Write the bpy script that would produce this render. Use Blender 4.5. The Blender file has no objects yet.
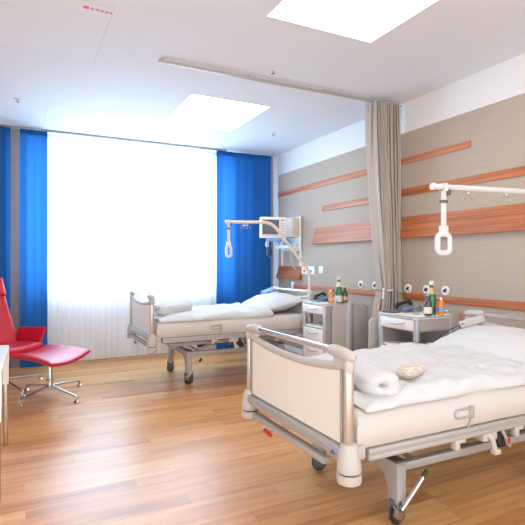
import bpy, bmesh, math, random
from mathutils import Vector, Matrix, noise
random.seed(7)
PI = math.pi
sc = bpy.context.scene
COL = sc.collection

# ------------------------------------------------------------------ materials
def lin(c):
    c = c / 255.0
    return c / 12.92 if c <= .04045 else ((c + .055) / 1.055) ** 2.4

def rgb(r, g, b):
    return (lin(r), lin(g), lin(b), 1.0)

def mat(name, col, rough=.5, metal=0.0, bump=0.0, bscale=60.0, coat=0.0, vary=0.0, spec=.5, stretch=(1, 1, 1)):
    m = bpy.data.materials.new(name)
    m.use_nodes = True
    nt = m.node_tree
    p = nt.nodes['Principled BSDF']
    p.inputs['Base Color'].default_value = col
    p.inputs['Roughness'].default_value = rough
    p.inputs['Metallic'].default_value = metal
    p.inputs['Specular IOR Level'].default_value = spec
    if coat:
        p.inputs['Coat Weight'].default_value = coat
    if bump or vary:
        tc = nt.nodes.new('ShaderNodeTexCoord')
        mp = nt.nodes.new('ShaderNodeMapping')
        mp.inputs['Scale'].default_value = stretch
        nz = nt.nodes.new('ShaderNodeTexNoise')
        nz.inputs['Scale'].default_value = bscale
        nz.inputs['Detail'].default_value = 3
        nt.links.new(tc.outputs['Object'], mp.inputs['Vector'])
        nt.links.new(mp.outputs['Vector'], nz.inputs['Vector'])
        if bump:
            b = nt.nodes.new('ShaderNodeBump')
            b.inputs['Strength'].default_value = bump
            b.inputs['Distance'].default_value = .005
            nt.links.new(nz.outputs['Fac'], b.inputs['Height'])
            nt.links.new(b.outputs['Normal'], p.inputs['Normal'])
        if vary:
            rp = nt.nodes.new('ShaderNodeValToRGB')
            rp.color_ramp.elements[0].position = .3
            rp.color_ramp.elements[1].position = .7
            rp.color_ramp.elements[0].color = [c * (1 - vary) for c in col[:3]] + [1]
            rp.color_ramp.elements[1].color = [min(1, c * (1 + vary)) for c in col[:3]] + [1]
            nt.links.new(nz.outputs['Fac'], rp.inputs['Fac'])
            nt.links.new(rp.outputs['Color'], p.inputs['Base Color'])
    return m

def emit(name, col, s):
    m = bpy.data.materials.new(name)
    m.use_nodes = True
    nt = m.node_tree
    nt.nodes.remove(nt.nodes['Principled BSDF'])
    e = nt.nodes.new('ShaderNodeEmission')
    e.inputs['Color'].default_value = col
    e.inputs['Strength'].default_value = s
    nt.links.new(e.outputs[0], nt.nodes['Material Output'].inputs['Surface'])
    return m

def math_node(nt, op, a, b=None):
    n = nt.nodes.new('ShaderNodeMath')
    n.operation = op
    for i, v in enumerate((a, b)):
        if v is None:
            continue
        if isinstance(v, (int, float)):
            n.inputs[i].default_value = v
        else:
            nt.links.new(v, n.inputs[i])
    return n.outputs[0]

def floor_material():
    m = bpy.data.materials.new('oak_laminate')
    m.use_nodes = True
    nt = m.node_tree
    p = nt.nodes['Principled BSDF']
    tc = nt.nodes.new('ShaderNodeTexCoord')
    sx = nt.nodes.new('ShaderNodeSeparateXYZ')
    nt.links.new(tc.outputs['Object'], sx.inputs[0])
    W, L = .105, 1.05
    row = math_node(nt, 'FLOOR', math_node(nt, 'DIVIDE', sx.outputs['Y'], W))
    wn = nt.nodes.new('ShaderNodeTexWhiteNoise')
    wn.noise_dimensions = '1D'
    nt.links.new(row, wn.inputs['W'])
    xs = math_node(nt, 'ADD', math_node(nt, 'DIVIDE', sx.outputs['X'], L), math_node(nt, 'MULTIPLY', wn.outputs['Value'], 5.0))
    colm = math_node(nt, 'FLOOR', xs)
    cb = nt.nodes.new('ShaderNodeCombineXYZ')
    nt.links.new(row, cb.inputs[0]); nt.links.new(colm, cb.inputs[1])
    wn2 = nt.nodes.new('ShaderNodeTexWhiteNoise')
    wn2.noise_dimensions = '2D'
    nt.links.new(cb.outputs[0], wn2.inputs['Vector'])
    # grain, shifted per plank
    cb2 = nt.nodes.new('ShaderNodeCombineXYZ')
    nt.links.new(math_node(nt, 'ADD', math_node(nt, 'MULTIPLY', sx.outputs['X'], 1.6), math_node(nt, 'MULTIPLY', wn2.outputs['Value'], 40.0)), cb2.inputs[0])
    nt.links.new(math_node(nt, 'MULTIPLY', sx.outputs['Y'], 22.0), cb2.inputs[1])
    nz = nt.nodes.new('ShaderNodeTexNoise')
    nz.inputs['Scale'].default_value = 1.0
    nz.inputs['Detail'].default_value = 4
    nz.inputs['Distortion'].default_value = .6
    nt.links.new(cb2.outputs[0], nz.inputs['Vector'])
    f = math_node(nt, 'ADD', math_node(nt, 'MULTIPLY', wn2.outputs['Value'], .30), math_node(nt, 'MULTIPLY', nz.outputs['Fac'], .74))
    rp = nt.nodes.new('ShaderNodeValToRGB')
    e = rp.color_ramp.elements
    e[0].position = .22; e[0].color = rgb(164, 104, 54)
    e[1].position = .82; e[1].color = rgb(233, 182, 122)
    k = e.new(.5); k.color = rgb(210, 148, 88)
    nt.links.new(f, rp.inputs['Fac'])
    # thin dark joints
    fy = math_node(nt, 'FRACT', math_node(nt, 'DIVIDE', sx.outputs['Y'], W))
    fx = math_node(nt, 'FRACT', xs)
    j = math_node(nt, 'MAXIMUM', math_node(nt, 'LESS_THAN', fy, .02), math_node(nt, 'LESS_THAN', fx, .003))
    mx = nt.nodes.new('ShaderNodeMixRGB')
    mx.blend_type = 'MULTIPLY'
    nt.links.new(math_node(nt, 'MULTIPLY', j, .3), mx.inputs['Fac'])
    nt.links.new(rp.outputs['Color'], mx.inputs['Color1'])
    mx.inputs['Color2'].default_value = rgb(120, 80, 50)
    nt.links.new(mx.outputs['Color'], p.inputs['Base Color'])
    p.inputs['Roughness'].default_value = .32
    p.inputs['Specular IOR Level'].default_value = .5
    return m

def streak_wood(name, c0, c1, sc_along_y=1.2, rough=.45):
    m = bpy.data.materials.new(name)
    m.use_nodes = True
    nt = m.node_tree
    p = nt.nodes['Principled BSDF']
    tc = nt.nodes.new('ShaderNodeTexCoord')
    mp = nt.nodes.new('ShaderNodeMapping')
    mp.inputs['Scale'].default_value = (8, sc_along_y, 34)
    nz = nt.nodes.new('ShaderNodeTexNoise')
    nz.inputs['Scale'].default_value = 1.0
    nz.inputs['Detail'].default_value = 5
    nz.inputs['Distortion'].default_value = .4
    rp = nt.nodes.new('ShaderNodeValToRGB')
    rp.color_ramp.elements[0].position = .3; rp.color_ramp.elements[0].color = c0
    rp.color_ramp.elements[1].position = .68; rp.color_ramp.elements[1].color = c1
    nt.links.new(tc.outputs['Object'], mp.inputs[0])
    nt.links.new(mp.outputs[0], nz.inputs['Vector'])
    nt.links.new(nz.outputs['Fac'], rp.inputs['Fac'])
    nt.links.new(rp.outputs['Color'], p.inputs['Base Color'])
    p.inputs['Roughness'].default_value = rough
    return m

def cloth_through(name, col, transl, transp=0.0, weave=0.0):
    """woven cloth that lets daylight through: diffuse + translucent (+ open weave)"""
    m = bpy.data.materials.new(name)
    m.use_nodes = True
    nt = m.node_tree
    nt.nodes.remove(nt.nodes['Principled BSDF'])
    out = nt.nodes['Material Output']
    d = nt.nodes.new('ShaderNodeBsdfDiffuse'); d.inputs['Color'].default_value = col
    t = nt.nodes.new('ShaderNodeBsdfTranslucent'); t.inputs['Color'].default_value = col
    a = nt.nodes.new('ShaderNodeMixShader'); a.inputs[0].default_value = transl
    nt.links.new(d.outputs[0], a.inputs[1]); nt.links.new(t.outputs[0], a.inputs[2])
    last = a
    if transp:
        tr = nt.nodes.new('ShaderNodeBsdfTransparent')
        b = nt.nodes.new('ShaderNodeMixShader'); b.inputs[0].default_value = transp
        nt.links.new(a.outputs[0], b.inputs[1]); nt.links.new(tr.outputs[0], b.inputs[2])
        last = b
    nt.links.new(last.outputs[0], out.inputs['Surface'])
    return m

def glass_mat(name, tint):
    """thin clear glass: see-through with a fresnel sheen"""
    m = bpy.data.materials.new(name)
    m.use_nodes = True
    nt = m.node_tree
    nt.nodes.remove(nt.nodes['Principled BSDF'])
    out = nt.nodes['Material Output']
    t = nt.nodes.new('ShaderNodeBsdfTransparent'); t.inputs['Color'].default_value = tint
    g = nt.nodes.new('ShaderNodeBsdfGlossy'); g.inputs['Roughness'].default_value = .03
    f = nt.nodes.new('ShaderNodeLayerWeight')
    fac = math_node(nt, 'ADD', math_node(nt, 'MULTIPLY', math_node(nt, 'POWER', f.outputs['Facing'], 4.0), .5), .03)
    mx = nt.nodes.new('ShaderNodeMixShader')
    nt.links.new(fac, mx.inputs[0])
    nt.links.new(t.outputs[0], mx.inputs[1]); nt.links.new(g.outputs[0], mx.inputs[2])
    nt.links.new(mx.outputs[0], out.inputs['Surface'])
    return m

M = {
    'floor': floor_material(),
    'ceil': mat('ceiling_paint', rgb(226, 229, 233), .8),
    'white_wall': mat('white_wall_paint', rgb(232, 232, 232), .8),
    'taupe_wall': mat('taupe_wall_paint', rgb(186, 170, 154), .8),
    'paper': mat('taupe_textile_wallpaper', rgb(180, 166, 151), .8, bump=.15, bscale=1.0, vary=.045, stretch=(30, 2.0, 120)),
    'wood': streak_wood('cherry_veneer', rgb(164, 98, 66), rgb(206, 138, 102)),
    'wood_dark': streak_wood('cherry_veneer_dark', rgb(154, 86, 48), rgb(200, 120, 74)),
    'groove': mat('veneer_groove', rgb(110, 60, 38), .6),
    'blue': cloth_through('blue_curtain_cloth', rgb(50, 114, 184), .42),
    'sheer': cloth_through('white_voile', (.93, .93, .94, 1), .52, .05),
    'grey_cloth': mat('greige_curtain_cloth', rgb(184, 174, 163), .9, bump=.2, bscale=300),
    'frame': mat('window_frame_paint', rgb(225, 228, 230), .4),
    'pane': glass_mat('window_glass', (.96, .98, 1, 1)),
    'drink_glass': glass_mat('tumbler_glass', (.98, .99, 1, 1)),
    'alu': mat('satin_aluminium', rgb(205, 200, 195), .35, .6),
    'bedgrey': mat('grey_enamelled_steel', rgb(172, 169, 166), .38, .15),
    'bedplastic': mat('grey_plastic', rgb(190, 184, 178), .5),
    'postmetal': mat('satin_bed_post', rgb(200, 190, 180), .3, .7),
    'chrome': mat('polished_chrome', (.86, .86, .87, 1), .08, 1.0),
    'steel': mat('brushed_steel', rgb(200, 196, 190), .22, 1.0),
    'dark': mat('black_rubber', rgb(44, 44, 46), .6),
    'darkgrey': mat('dark_grey_plastic', rgb(92, 92, 96), .5),
    'cream': mat('cream_laminate', rgb(233, 226, 214), .45),
    'red_plastic': mat('red_plastic', rgb(205, 32, 44), .35),
    'green_plastic': mat('green_plastic', rgb(52, 130, 58), .4),
    'blue_plastic': mat('blue_plastic', rgb(40, 104, 190), .4),
    'orange_plastic': mat('orange_plastic', rgb(226, 98, 40), .4),
    'linen': mat('white_linen', rgb(208, 207, 206), .9, bump=.18, bscale=90),
    'linen_stripe': mat('white_damask', rgb(206, 206, 206), .85, bump=.15, bscale=40, stretch=(1, 6, 1)),
    'mattress': mat('cream_fitted_sheet', rgb(204, 198, 191), .9, bump=.12, bscale=50),
    'ns_white': mat('white_drawer_laminate', rgb(238, 236, 232), .4),
    'ns_grey': mat('grey_nightstand_panel', rgb(186, 181, 174), .45),
    'ns_alu': mat('nightstand_edge_profile', rgb(190, 192, 196), .35, .4),
    'monitor': mat('white_monitor_plastic', rgb(236, 236, 236), .4),
    'screen': mat('dark_screen', rgb(70, 78, 86), .2),
    'beige': mat('beige_plastic', rgb(214, 200, 182), .5),
    'navy': mat('navy_pouch', rgb(40, 54, 98), .6),
    'lightblue': mat('light_blue_plastic', rgb(120, 165, 210), .4),
    'leather': mat('red_leather', rgb(196, 24, 46), .38, bump=.08, bscale=200),
    'table': mat('white_table_laminate', rgb(240, 237, 230), .4),
    'socket': mat('white_socket_plastic', rgb(240, 240, 238), .35),
    'juice': mat('orange_juice', rgb(232, 134, 36), .2),
    'green_glass': mat('green_bottle_glass', rgb(30, 110, 50), .1, coat=.5),
    'brown_glass': mat('dark_bottle_glass', rgb(64, 62, 58), .1, coat=.5),
    'label': mat('paper_label', rgb(226, 214, 190), .7),
    'cap': mat('white_cap', rgb(216, 215, 213), .4),
    'gold': mat('gold_foil', rgb(214, 178, 110), .4, .4),
    'pink': mat('pink_print', rgb(226, 84, 150), .6),
    'seam': mat('panel_joint', rgb(204, 204, 204), .9),
    'lamp': emit('opal_light_panel', (1.0, .97, .93, 1), 3.0),
    'track': mat('track_aluminium', rgb(180, 168, 158), .4, .2),
    'slot': mat('ceiling_slot', rgb(150, 156, 164), .7),
}

def dotted():
    m = bpy.data.materials.new('beige_dotted_cloth')
    m.use_nodes = True
    nt = m.node_tree
    p = nt.nodes['Principled BSDF']
    tc = nt.nodes.new('ShaderNodeTexCoord')
    v = nt.nodes.new('ShaderNodeTexVoronoi')
    v.inputs['Scale'].default_value = 75
    v.inputs['Randomness'].default_value = .2
    rp = nt.nodes.new('ShaderNodeValToRGB')
    rp.color_ramp.elements[0].position = .25; rp.color_ramp.elements[0].color = rgb(170, 150, 126)
    rp.color_ramp.elements[1].position = .4; rp.color_ramp.elements[1].color = rgb(208, 197, 184)
    nt.links.new(tc.outputs['Object'], v.inputs['Vector'])
    nt.links.new(v.outputs['Distance'], rp.inputs['Fac'])
    nt.links.new(rp.outputs['Color'], p.inputs['Base Color'])
    p.inputs['Roughness'].default_value = .9
    return m
M['dotted'] = dotted()

# ------------------------------------------------------------------ mesh helpers
def new():
    return bmesh.new()

def box(bm, x0, x1, y0, y1, z0, z1, bev=0.0, seg=2, T=None):
    r = bmesh.ops.create_cube(bm, size=1.0)
    vs = r['verts']
    for v in vs:
        v.co = Vector(((x0 + x1) / 2 + v.co.x * (x1 - x0), (y0 + y1) / 2 + v.co.y * (y1 - y0), (z0 + z1) / 2 + v.co.z * (z1 - z0)))
    fs = set(f for v in vs for f in v.link_faces)
    if bev:
        es = list(set(e for v in vs for e in v.link_edges))
        rr = bmesh.ops.bevel(bm, geom=es, offset=bev, segments=seg, profile=.5, affect='EDGES')
        vs = list(set(v for v in rr['verts']) | set(v for v in vs if v.is_valid))
    if T is not None:
        bmesh.ops.transform(bm, matrix=T, verts=[v for v in vs if v.is_valid])
    return bm

def rounded(pts, rad, n=6):
    """fillet the inner corners of a polyline"""
    pts = [Vector(p) for p in pts]
    out = [pts[0]]
    for i in range(1, len(pts) - 1):
        a, b, c = pts[i - 1], pts[i], pts[i + 1]
        r = min(rad, (a - b).length * .49, (c - b).length * .49)
        p0 = b + (a - b).normalized() * r
        p1 = b + (c - b).normalized() * r
        for k in range(n + 1):
            t = k / n
            out.append(p0 * (1 - t) ** 2 + b * 2 * t * (1 - t) + p1 * t * t)
    out.append(pts[-1])
    return out

def tube(bm, pts, r, n=12, closed=False, fillet=0, sq=1.0):
    if fillet:
        pts = rounded(pts, fillet)
    pts = [Vector(p) for p in pts]
    N = len(pts)
    rs = r if isinstance(r, (list, tuple)) else [r] * N
    rings = []
    up = None
    for i, p in enumerate(pts):
        if closed:
            d = (pts[(i + 1) % N] - pts[i - 1]).normalized()
        else:
            d = (pts[min(i + 1, N - 1)] - pts[max(i - 1, 0)]).normalized()
        if up is None:
            up = Vector((0, 0, 1)) if abs(d.z) < .9 else Vector((1, 0, 0))
        s = d.cross(up).normalized()
        up = s.cross(d).normalized()
        rings.append([bm.verts.new(p + s * (rs[i] * math.cos(2 * PI * k / n)) + up * (rs[i] * sq * math.sin(2 * PI * k / n))) for k in range(n)])
    rng = range(N) if closed else range(N - 1)
    for i in rng:
        a, b = rings[i], rings[(i + 1) % N]
        for k in range(n):
            bm.faces.new((a[k], a[(k + 1) % n], b[(k + 1) % n], b[k]))
    if not closed:
        bm.faces.new(rings[0][::-1]); bm.faces.new(rings[-1])
    return bm

def lathe(bm, prof, c=(0, 0, 0), n=24, T=None):
    """prof: (r, z) pairs bottom to top"""
    rings = []
    allv = []
    for r, z in prof:
        if r < 1e-6:
            rings.append([bm.verts.new((c[0], c[1], c[2] + z))])
        else:
            rings.append([bm.verts.new((c[0] + r * math.cos(2 * PI * k / n), c[1] + r * math.sin(2 * PI * k / n), c[2] + z)) for k in range(n)])
        allv += rings[-1]
    for a, b in zip(rings, rings[1:]):
        for k in range(n):
            k2 = (k + 1) % n
            if len(a) == 1 and len(b) == 1:
                continue
            if len(a) == 1:
                bm.faces.new((a[0], b[k2], b[k]))
            elif len(b) == 1:
                bm.faces.new((a[k], a[k2], b[0]))
            else:
                bm.faces.new((a[k], a[k2], b[k2], b[k]))
    if len(rings[0]) > 1:
        bm.faces.new(rings[0][::-1])
    if len(rings[-1]) > 1:
        bm.faces.new(rings[-1])
    if T is not None:
        bmesh.ops.transform(bm, matrix=T, verts=allv)
    return bm

def prism(bm, poly, axis, a0, a1, bev=0.0):
    """extrude a 2D polygon along an axis; poly is (u, v) in the other two axes in xyz order"""
    def P(u, v, a):
        return {'x': (a, u, v), 'y': (u, a, v), 'z': (u, v, a)}[axis]
    A = [bm.verts.new(P(u, v, a0)) for u, v in poly]
    B = [bm.verts.new(P(u, v, a1)) for u, v in poly]
    n = len(poly)
    fs = [bm.faces.new(A[::-1]), bm.faces.new(B)]
    for i in range(n):
        fs.append(bm.faces.new((A[i], A[(i + 1) % n], B[(i + 1) % n], B[i])))
    bmesh.ops.recalc_face_normals(bm, faces=fs)
    if bev:
        es = list(set(e for f in fs[:2] for e in f.edges))
        bmesh.ops.bevel(bm, geom=es, offset=bev, segments=2, profile=.5, affect='EDGES')
    return bm

def sheet(bm, fn, nu, nv, thick=0.0):
    """grid surface fn(u, v) -> point; thick gives it a real thickness"""
    g = [[bm.verts.new(fn(i / nu, j / nv)) for j in range(nv + 1)] for i in range(nu + 1)]
    fs = []
    for i in range(nu):
        for j in range(nv):
            fs.append(bm.faces.new((g[i][j], g[i + 1][j], g[i + 1][j + 1], g[i][j + 1])))
    if thick:
        bmesh.ops.recalc_face_normals(bm, faces=fs)
        bmesh.ops.solidify(bm, geom=fs, thickness=thick)
    return bm

def slab(bm, x0, x1, y0, y1, zb, top, nx, ny, edge=.04):
    """soft padded slab: flat underside zb(x,y), upper side top(x,y) rounded off at the rim"""
    def prof(x, y):
        e = min(x - x0, x1 - x, y - y0, y1 - y)
        t = max(0, min(1, e / edge))
        return math.sqrt(max(0, 1 - (1 - t) ** 2))
    T = [[None] * (ny + 1) for _ in range(nx + 1)]
    B = [[None] * (ny + 1) for _ in range(nx + 1)]
    def ss(t):      # denser sampling at the rims
        return .5 - .5 * math.cos(PI * t) if False else t
    xs = [x0] + [x0 + edge * k for k in (.1, .3, .6)] + [x0 + edge + (x1 - x0 - 2 * edge) * k / (nx - 8) for k in range(nx - 7)] + [x1 - edge * k for k in (.6, .3, .1)] + [x1]
    ys = [y0] + [y0 + edge * k for k in (.1, .3, .6)] + [y0 + edge + (y1 - y0 - 2 * edge) * k / (ny - 8) for k in range(ny - 7)] + [y1 - edge * k for k in (.6, .3, .1)] + [y1]
    nx, ny = len(xs) - 1, len(ys) - 1
    T = [[None] * (ny + 1) for _ in range(nx + 1)]
    B = [[None] * (ny + 1) for _ in range(nx + 1)]
    for i, x in enumerate(xs):
        for j, y in enumerate(ys):
            rim = i in (0, nx) or j in (0, ny)
            b = zb(x, y)
            t = top(x, y)
            h = t - b
            mid = b + h * .42
            z1 = mid + (t - mid) * prof(x, y)
            z0 = mid - (mid - b) * min(1, prof(x, y) * 1.4)
            T[i][j] = bm.verts.new((x, y, z1))
            B[i][j] = T[i][j] if rim else bm.verts.new((x, y, z0))
    for i in range(nx):
        for j in range(ny):
            bm.faces.new((T[i][j], T[i + 1][j], T[i + 1][j + 1], T[i][j + 1]))
            q = (B[i][j], B[i][j + 1], B[i + 1][j + 1], B[i + 1][j])
            try:
                bm.faces.new(q)
            except ValueError:
                pass
    return bm

def nz3(x, y, z=0.0, s=1.0):
    return noise.noise(Vector((x * s, y * s, z * s)))

def pillow(bm, L, W, Tk, T, seed=0.0, wr=.012, n=34):
    """stuffed pillow, pinched corners, creased cover"""
    def half(sgn):
        g = []
        for i in range(n + 1):
            row = []
            for j in range(n + 1):
                u = -math.cos(PI * i / n); v = -math.cos(PI * j / n)
                uu = u * (1 - .07 * v * v * v * v) ; vv = v * (1 - .07 * u ** 4)
                # sides pull in slightly between the corners
                x = L / 2 * uu * (1 - .05 * (1 - v * v)); y = W / 2 * vv * (1 - .05 * (1 - u * u))
                h = (max(0, 1 - abs(u) ** 2.2) ** .55) * (max(0, 1 - abs(v) ** 2.2) ** .55)
                z = sgn * Tk / 2 * h
                if sgn > 0:
                    z += wr * h * (nz3(x, y, seed, 7) + .8 * nz3(x * 3, y, seed + 3, 6)) * (1 - .2 * h)
                row.append((x, y, z))
            g.append(row)
        return g
    a, b = half(1), half(-1)
    VA = [[bm.verts.new(p) for p in r] for r in a]
    VB = [[VA[i][j] if i in (0, n) or j in (0, n) else bm.verts.new(b[i][j]) for j in range(n + 1)] for i in range(n + 1)]
    for i in range(n):
        for j in range(n):
            bm.faces.new((VA[i][j], VA[i + 1][j], VA[i + 1][j + 1], VA[i][j + 1]))
            bm.faces.new((VB[i][j], VB[i][j + 1], VB[i + 1][j + 1], VB[i + 1][j]))
    vs = set(v for r in VA for v in r) | set(v for r in VB for v in r)
    bmesh.ops.transform(bm, matrix=T, verts=list(vs))
    return bm

def TR(loc=(0, 0, 0), rz=0, rx=0, ry=0):
    return Matrix.Translation(loc) @ Matrix.Rotation(rz, 4, 'Z') @ Matrix.Rotation(ry, 4, 'Y') @ Matrix.Rotation(rx, 4, 'X')

def obj(name, bm, m, parent=None, sharp=35, label=None):
    me = bpy.data.meshes.new(name)
    bmesh.ops.recalc_face_normals(bm, faces=bm.faces[:])
    bm.to_mesh(me)
    bm.free()
    me.materials.append(M[m] if isinstance(m, str) else m)
    for p in me.polygons:
        p.use_smooth = True
    me.set_sharp_from_angle(angle=math.radians(sharp))
    o = bpy.data.objects.new(name, me)
    COL.objects.link(o)
    if parent is not None:
        o.parent = parent
    if label:
        o['label'] = label
    return o

def tag(o, label, cat, group=None):
    o['label'] = label
    o['category'] = cat
    if group:
        o['group'] = group
    return o

def thing(name, label, cat, loc=(0, 0, 0), rz=0.0, group=None):
    o = bpy.data.objects.new(name, None)
    o.empty_display_size = .1
    COL.objects.link(o)
    o.location = loc
    o.rotation_euler = (0, 0, rz)
    return tag(o, label, cat, group)

def struct(name, bm, m, parent=None):
    o = obj(name, bm, m, parent)
    if parent is None:
        o['kind'] = 'structure'
    return o

# ------------------------------------------------------------------ room shell
XR, YW, H = 3.43, 6.58, 2.84          # right wall, window wall, ceiling
X0, Y0 = -2.6, -1.2
struct('floor', box(new(), X0, XR + .15, Y0, YW + .2, -.1, 0), 'floor')

# ceiling with two recesses cut round the light panels is kept simple: panels sit flush, 4 mm proud
struct('ceiling', box(new(), X0, XR + .15, Y0, YW + .2, H, H + .12), 'ceil')
struct('wall_right', box(new(), XR, XR + .15, Y0, YW + .2, 0, H), 'white_wall')
# large wallpapered field, leaving a white border on top and beside the corner
struct('trim_1', box(new(), XR - .008, XR, Y0, 6.285, .06, 2.535), 'paper')
struct('baseboard_right', box(new(), XR - .018, XR, Y0, 6.3, 0, .07, .004), 'white_wall')

struct('wall_left', box(new(), X0 - .12, X0, 1.3, YW + .2, 0, H), 'white_wall')  # unseen; added to block cool window-side sky, stops short to let light in
# window wall: sill height .89, two windows, taupe piers at both ends
WX0, WXM, WX1, WZ0, WZ1 = .22, 1.40, 2.58, .89, 2.70
bm = new()
box(bm, X0, WX0, YW, YW + .2, 0, H)
box(bm, WX1, XR, YW, YW + .2, 0, H)
box(bm, WX0, WX1, YW, YW + .2, 0, WZ0)
box(bm, WX0, WX1, YW, YW + .2, WZ1, H)
struct('wall_back', bm, 'white_wall')
struct('trim_2', box(new(), -.14, .06, YW - .10, YW, 0, H), 'taupe_wall')
struct('trim_3', box(new(), 3.26, XR, YW - .10, YW, 0, H), 'taupe_wall')
struct('trim_4', box(new(), WX0 - .05, WX1 + .05, YW - .05, YW, WZ0 - .035, WZ0, .004), 'frame')   # window board
for i, (a, b) in enumerate(((WX0, WXM), (WXM, WX1))):
    w = bpy.data.objects.new('window_%d' % (i + 1), None)
    COL.objects.link(w)
    w['kind'] = 'structure'
    bm = new()
    t = .055
    for (x0, x1, z0, z1) in ((a, a + t, WZ0, WZ1), (b - t, b, WZ0, WZ1), (a + t, b - t, WZ0, WZ0 + t), (a + t, b - t, WZ1 - t, WZ1)):
        box(bm, x0, x1, YW + .06, YW + .13, z0, z1, .004)
    obj('window_frame', bm, 'frame', w)
    obj('pane', box(new(), a + t, b - t, YW + .09, YW + .095, WZ0 + t, WZ1 - t), 'pane', w)
    hx = b - t / 2 if i == 0 else a + t / 2
    bm = new()
    box(bm, hx - .012, hx + .012, YW + .048, YW + .06, 1.62, 1.70, .003)
    tube(bm, [(hx, YW + .055, 1.66), (hx, YW + .02, 1.66), (hx, YW + .02, 1.55)], .008, 8, fillet=.015)
    obj('handle', bm, 'alu', w)
# ceiling slot holding the window curtain tracks
bm = new()
for k, yy in enumerate((6.345, 6.375, 6.405)):
    box(bm, X0, 2.62, yy - .008, yy + .008, H - .012, H)
struct('trim_5', bm, 'slot')

# thin seam of two flush access hatches in the ceiling
def hatch(name, x0, x1, y0, y1, label):
    bm = new()
    w = .004
    for (a, b, c, d) in ((x0, x1, y0, y0 + w), (x0, x1, y1 - w, y1), (x0, x0 + w, y0 + w, y1 - w), (x1 - w, x1, y0 + w, y1 - w)):
        box(bm, a, b, c, d, H - .0012, H)
    t = thing(name, label, 'ceiling hatch', (0, 0, 0))
    obj('joint', bm, 'seam', t)
    obj('hatch_panel', box(new(), x0 + w, x1 - w, y0 + w, y1 - w, H - .001, H), 'ceil', t)
hatch('access_hatch', -.37, .535, 3.12, 4.06, 'large flush white ceiling hatch with a pink sticker at its corner')
hatch('access_hatch', .25, .825, 5.29, 6.0, 'small flush white ceiling hatch close to the window curtains')
st = thing('ceiling_sticker', 'small pink printed sticker on the white ceiling hatch', 'sticker', (0, 0, H - .0015))
bm = new()
prism(bm, [(.352, 3.19), (.366, 3.208), (.388, 3.208), (.392, 3.19), (.388, 3.172), (.366, 3.172)], 'z', -.001, 0)
obj('arrow_mark', bm, 'pink', st)
bm = new()
x = .402
for k in range(9):
    w = (.011, .008, .012, .009)[k % 4]
    y = 3.178 + .0006 * k
    box(bm, x, x + .0055, y, y + .026, -.001, 0)
    if k % 3 != 1:
        box(bm, x + .0035, x + w, y + (.018 if k % 2 else .0), y + (.022 if k % 2 else .004), -.001, 0)
    if k % 2 == 0:
        box(bm, x + w - .005, x + w, y, y + .026, -.001, 0)
    x += .0145
obj('print', bm, 'pink', st)

def light_panel(x0, x1, y0, y1, label):
    t = thing('ceiling_light', label, 'ceiling light', ((x0 + x1) / 2, (y0 + y1) / 2, H), group='square ceiling light panels')
    a, b = (x1 - x0) / 2, (y1 - y0) / 2
    w = .012
    bm = new()
    for (p, q, r, s) in ((-a, a, -b, -b + w), (-a, a, b - w, b), (-a, -a + w, -b + w, b - w), (a - w, a, -b + w, b - w)):
        box(bm, p, q, r, s, -.005, 0)
    obj('frame', bm, 'frame', t)
    obj('diffuser', box(new(), -a + w, a - w, -b + w, b - w, -.004, 0), 'lamp', t)
light_panel(1.445, 2.30, 4.37, 5.42, 'square white light panel in the ceiling nearer the windows')
light_panel(1.415, 2.275, 1.72, 2.785, 'large square white light panel in the ceiling above the near bed')

def sprinkler(x, y, label, cat='sprinkler'):
    t = thing('sprinkler', label, cat, (x, y, H), group='ceiling sprinkler heads')
    obj('rosette', lathe(new(), [(.0, -.008), (.03, -.008), (.034, -.003), (.034, 0)], n=20), 'frame', t)
    bm = new()
    lathe(bm, [(.007, -.028), (.009, -.024), (.009, -.008)], n=10)
    lathe(bm, [(0, -.032), (.016, -.032), (.016, -.029), (0, -.029)], n=14)
    obj('nozzle', bm, 'steel', t)
sprinkler(-.01, 5.28, 'small sprinkler head in the ceiling left, above the left blue curtain')
sprinkler(2.79, 5.27, 'small sprinkler head in the ceiling right of the far light panel')
sprinkler(1.875, 3.54, 'small sprinkler head in the ceiling between curtain track and near light panel')

# ------------------------------------------------------------------ timber strips on the right wall
XP = XR - .008
def flat_strip(y0, y1, z0, z1, label, grooves=(), m='wood', name='wooden_wall_strip'):
    t = thing(name, label, 'wall strip', (XP, (y0 + y1) / 2, (z0 + z1) / 2), group='wooden strips on the taupe wall')
    dy, dz = (y1 - y0) / 2, (z1 - z0) / 2
    o = obj('board', box(new(), -.012, 0, -dy, dy, -dz, dz, .002), m, t)
    return t
flat_strip(2.876, 3.73 + .3, 2.226, 2.284, 'short reddish wooden strip high on the wall, right of the grey curtain')
flat_strip(4.05, 6.285, 2.212, 2.280, 'long reddish wooden strip high on the wall, left of the grey curtain')
flat_strip(4.00, 5.129, 1.893, 1.962, 'short reddish wooden strip on the wall above the deep wooden panel behind the far bed')
flat_strip(1.2, 3.95, 1.909, 1.980, 'long reddish wooden strip on the wall behind the white lifting pole', m='wood_dark')
flat_strip(3.95, 5.90, .888, .953, 'narrow wooden strip running low behind the far nightstand bottles')
flat_strip(1.2, 3.90, .886, .952, 'narrow wooden strip running low behind the near nightstand bottles', m='wood_dark')
flat_strip(2.862, 2.995, .60, .818, 'small square wooden strip end on the wall beside the near bed remote', m='wood_dark')
flat_strip(4.10, 4.45, .392, .445, 'short low wooden strip on the wall between the two nightstands', m='wood_dark')

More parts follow.
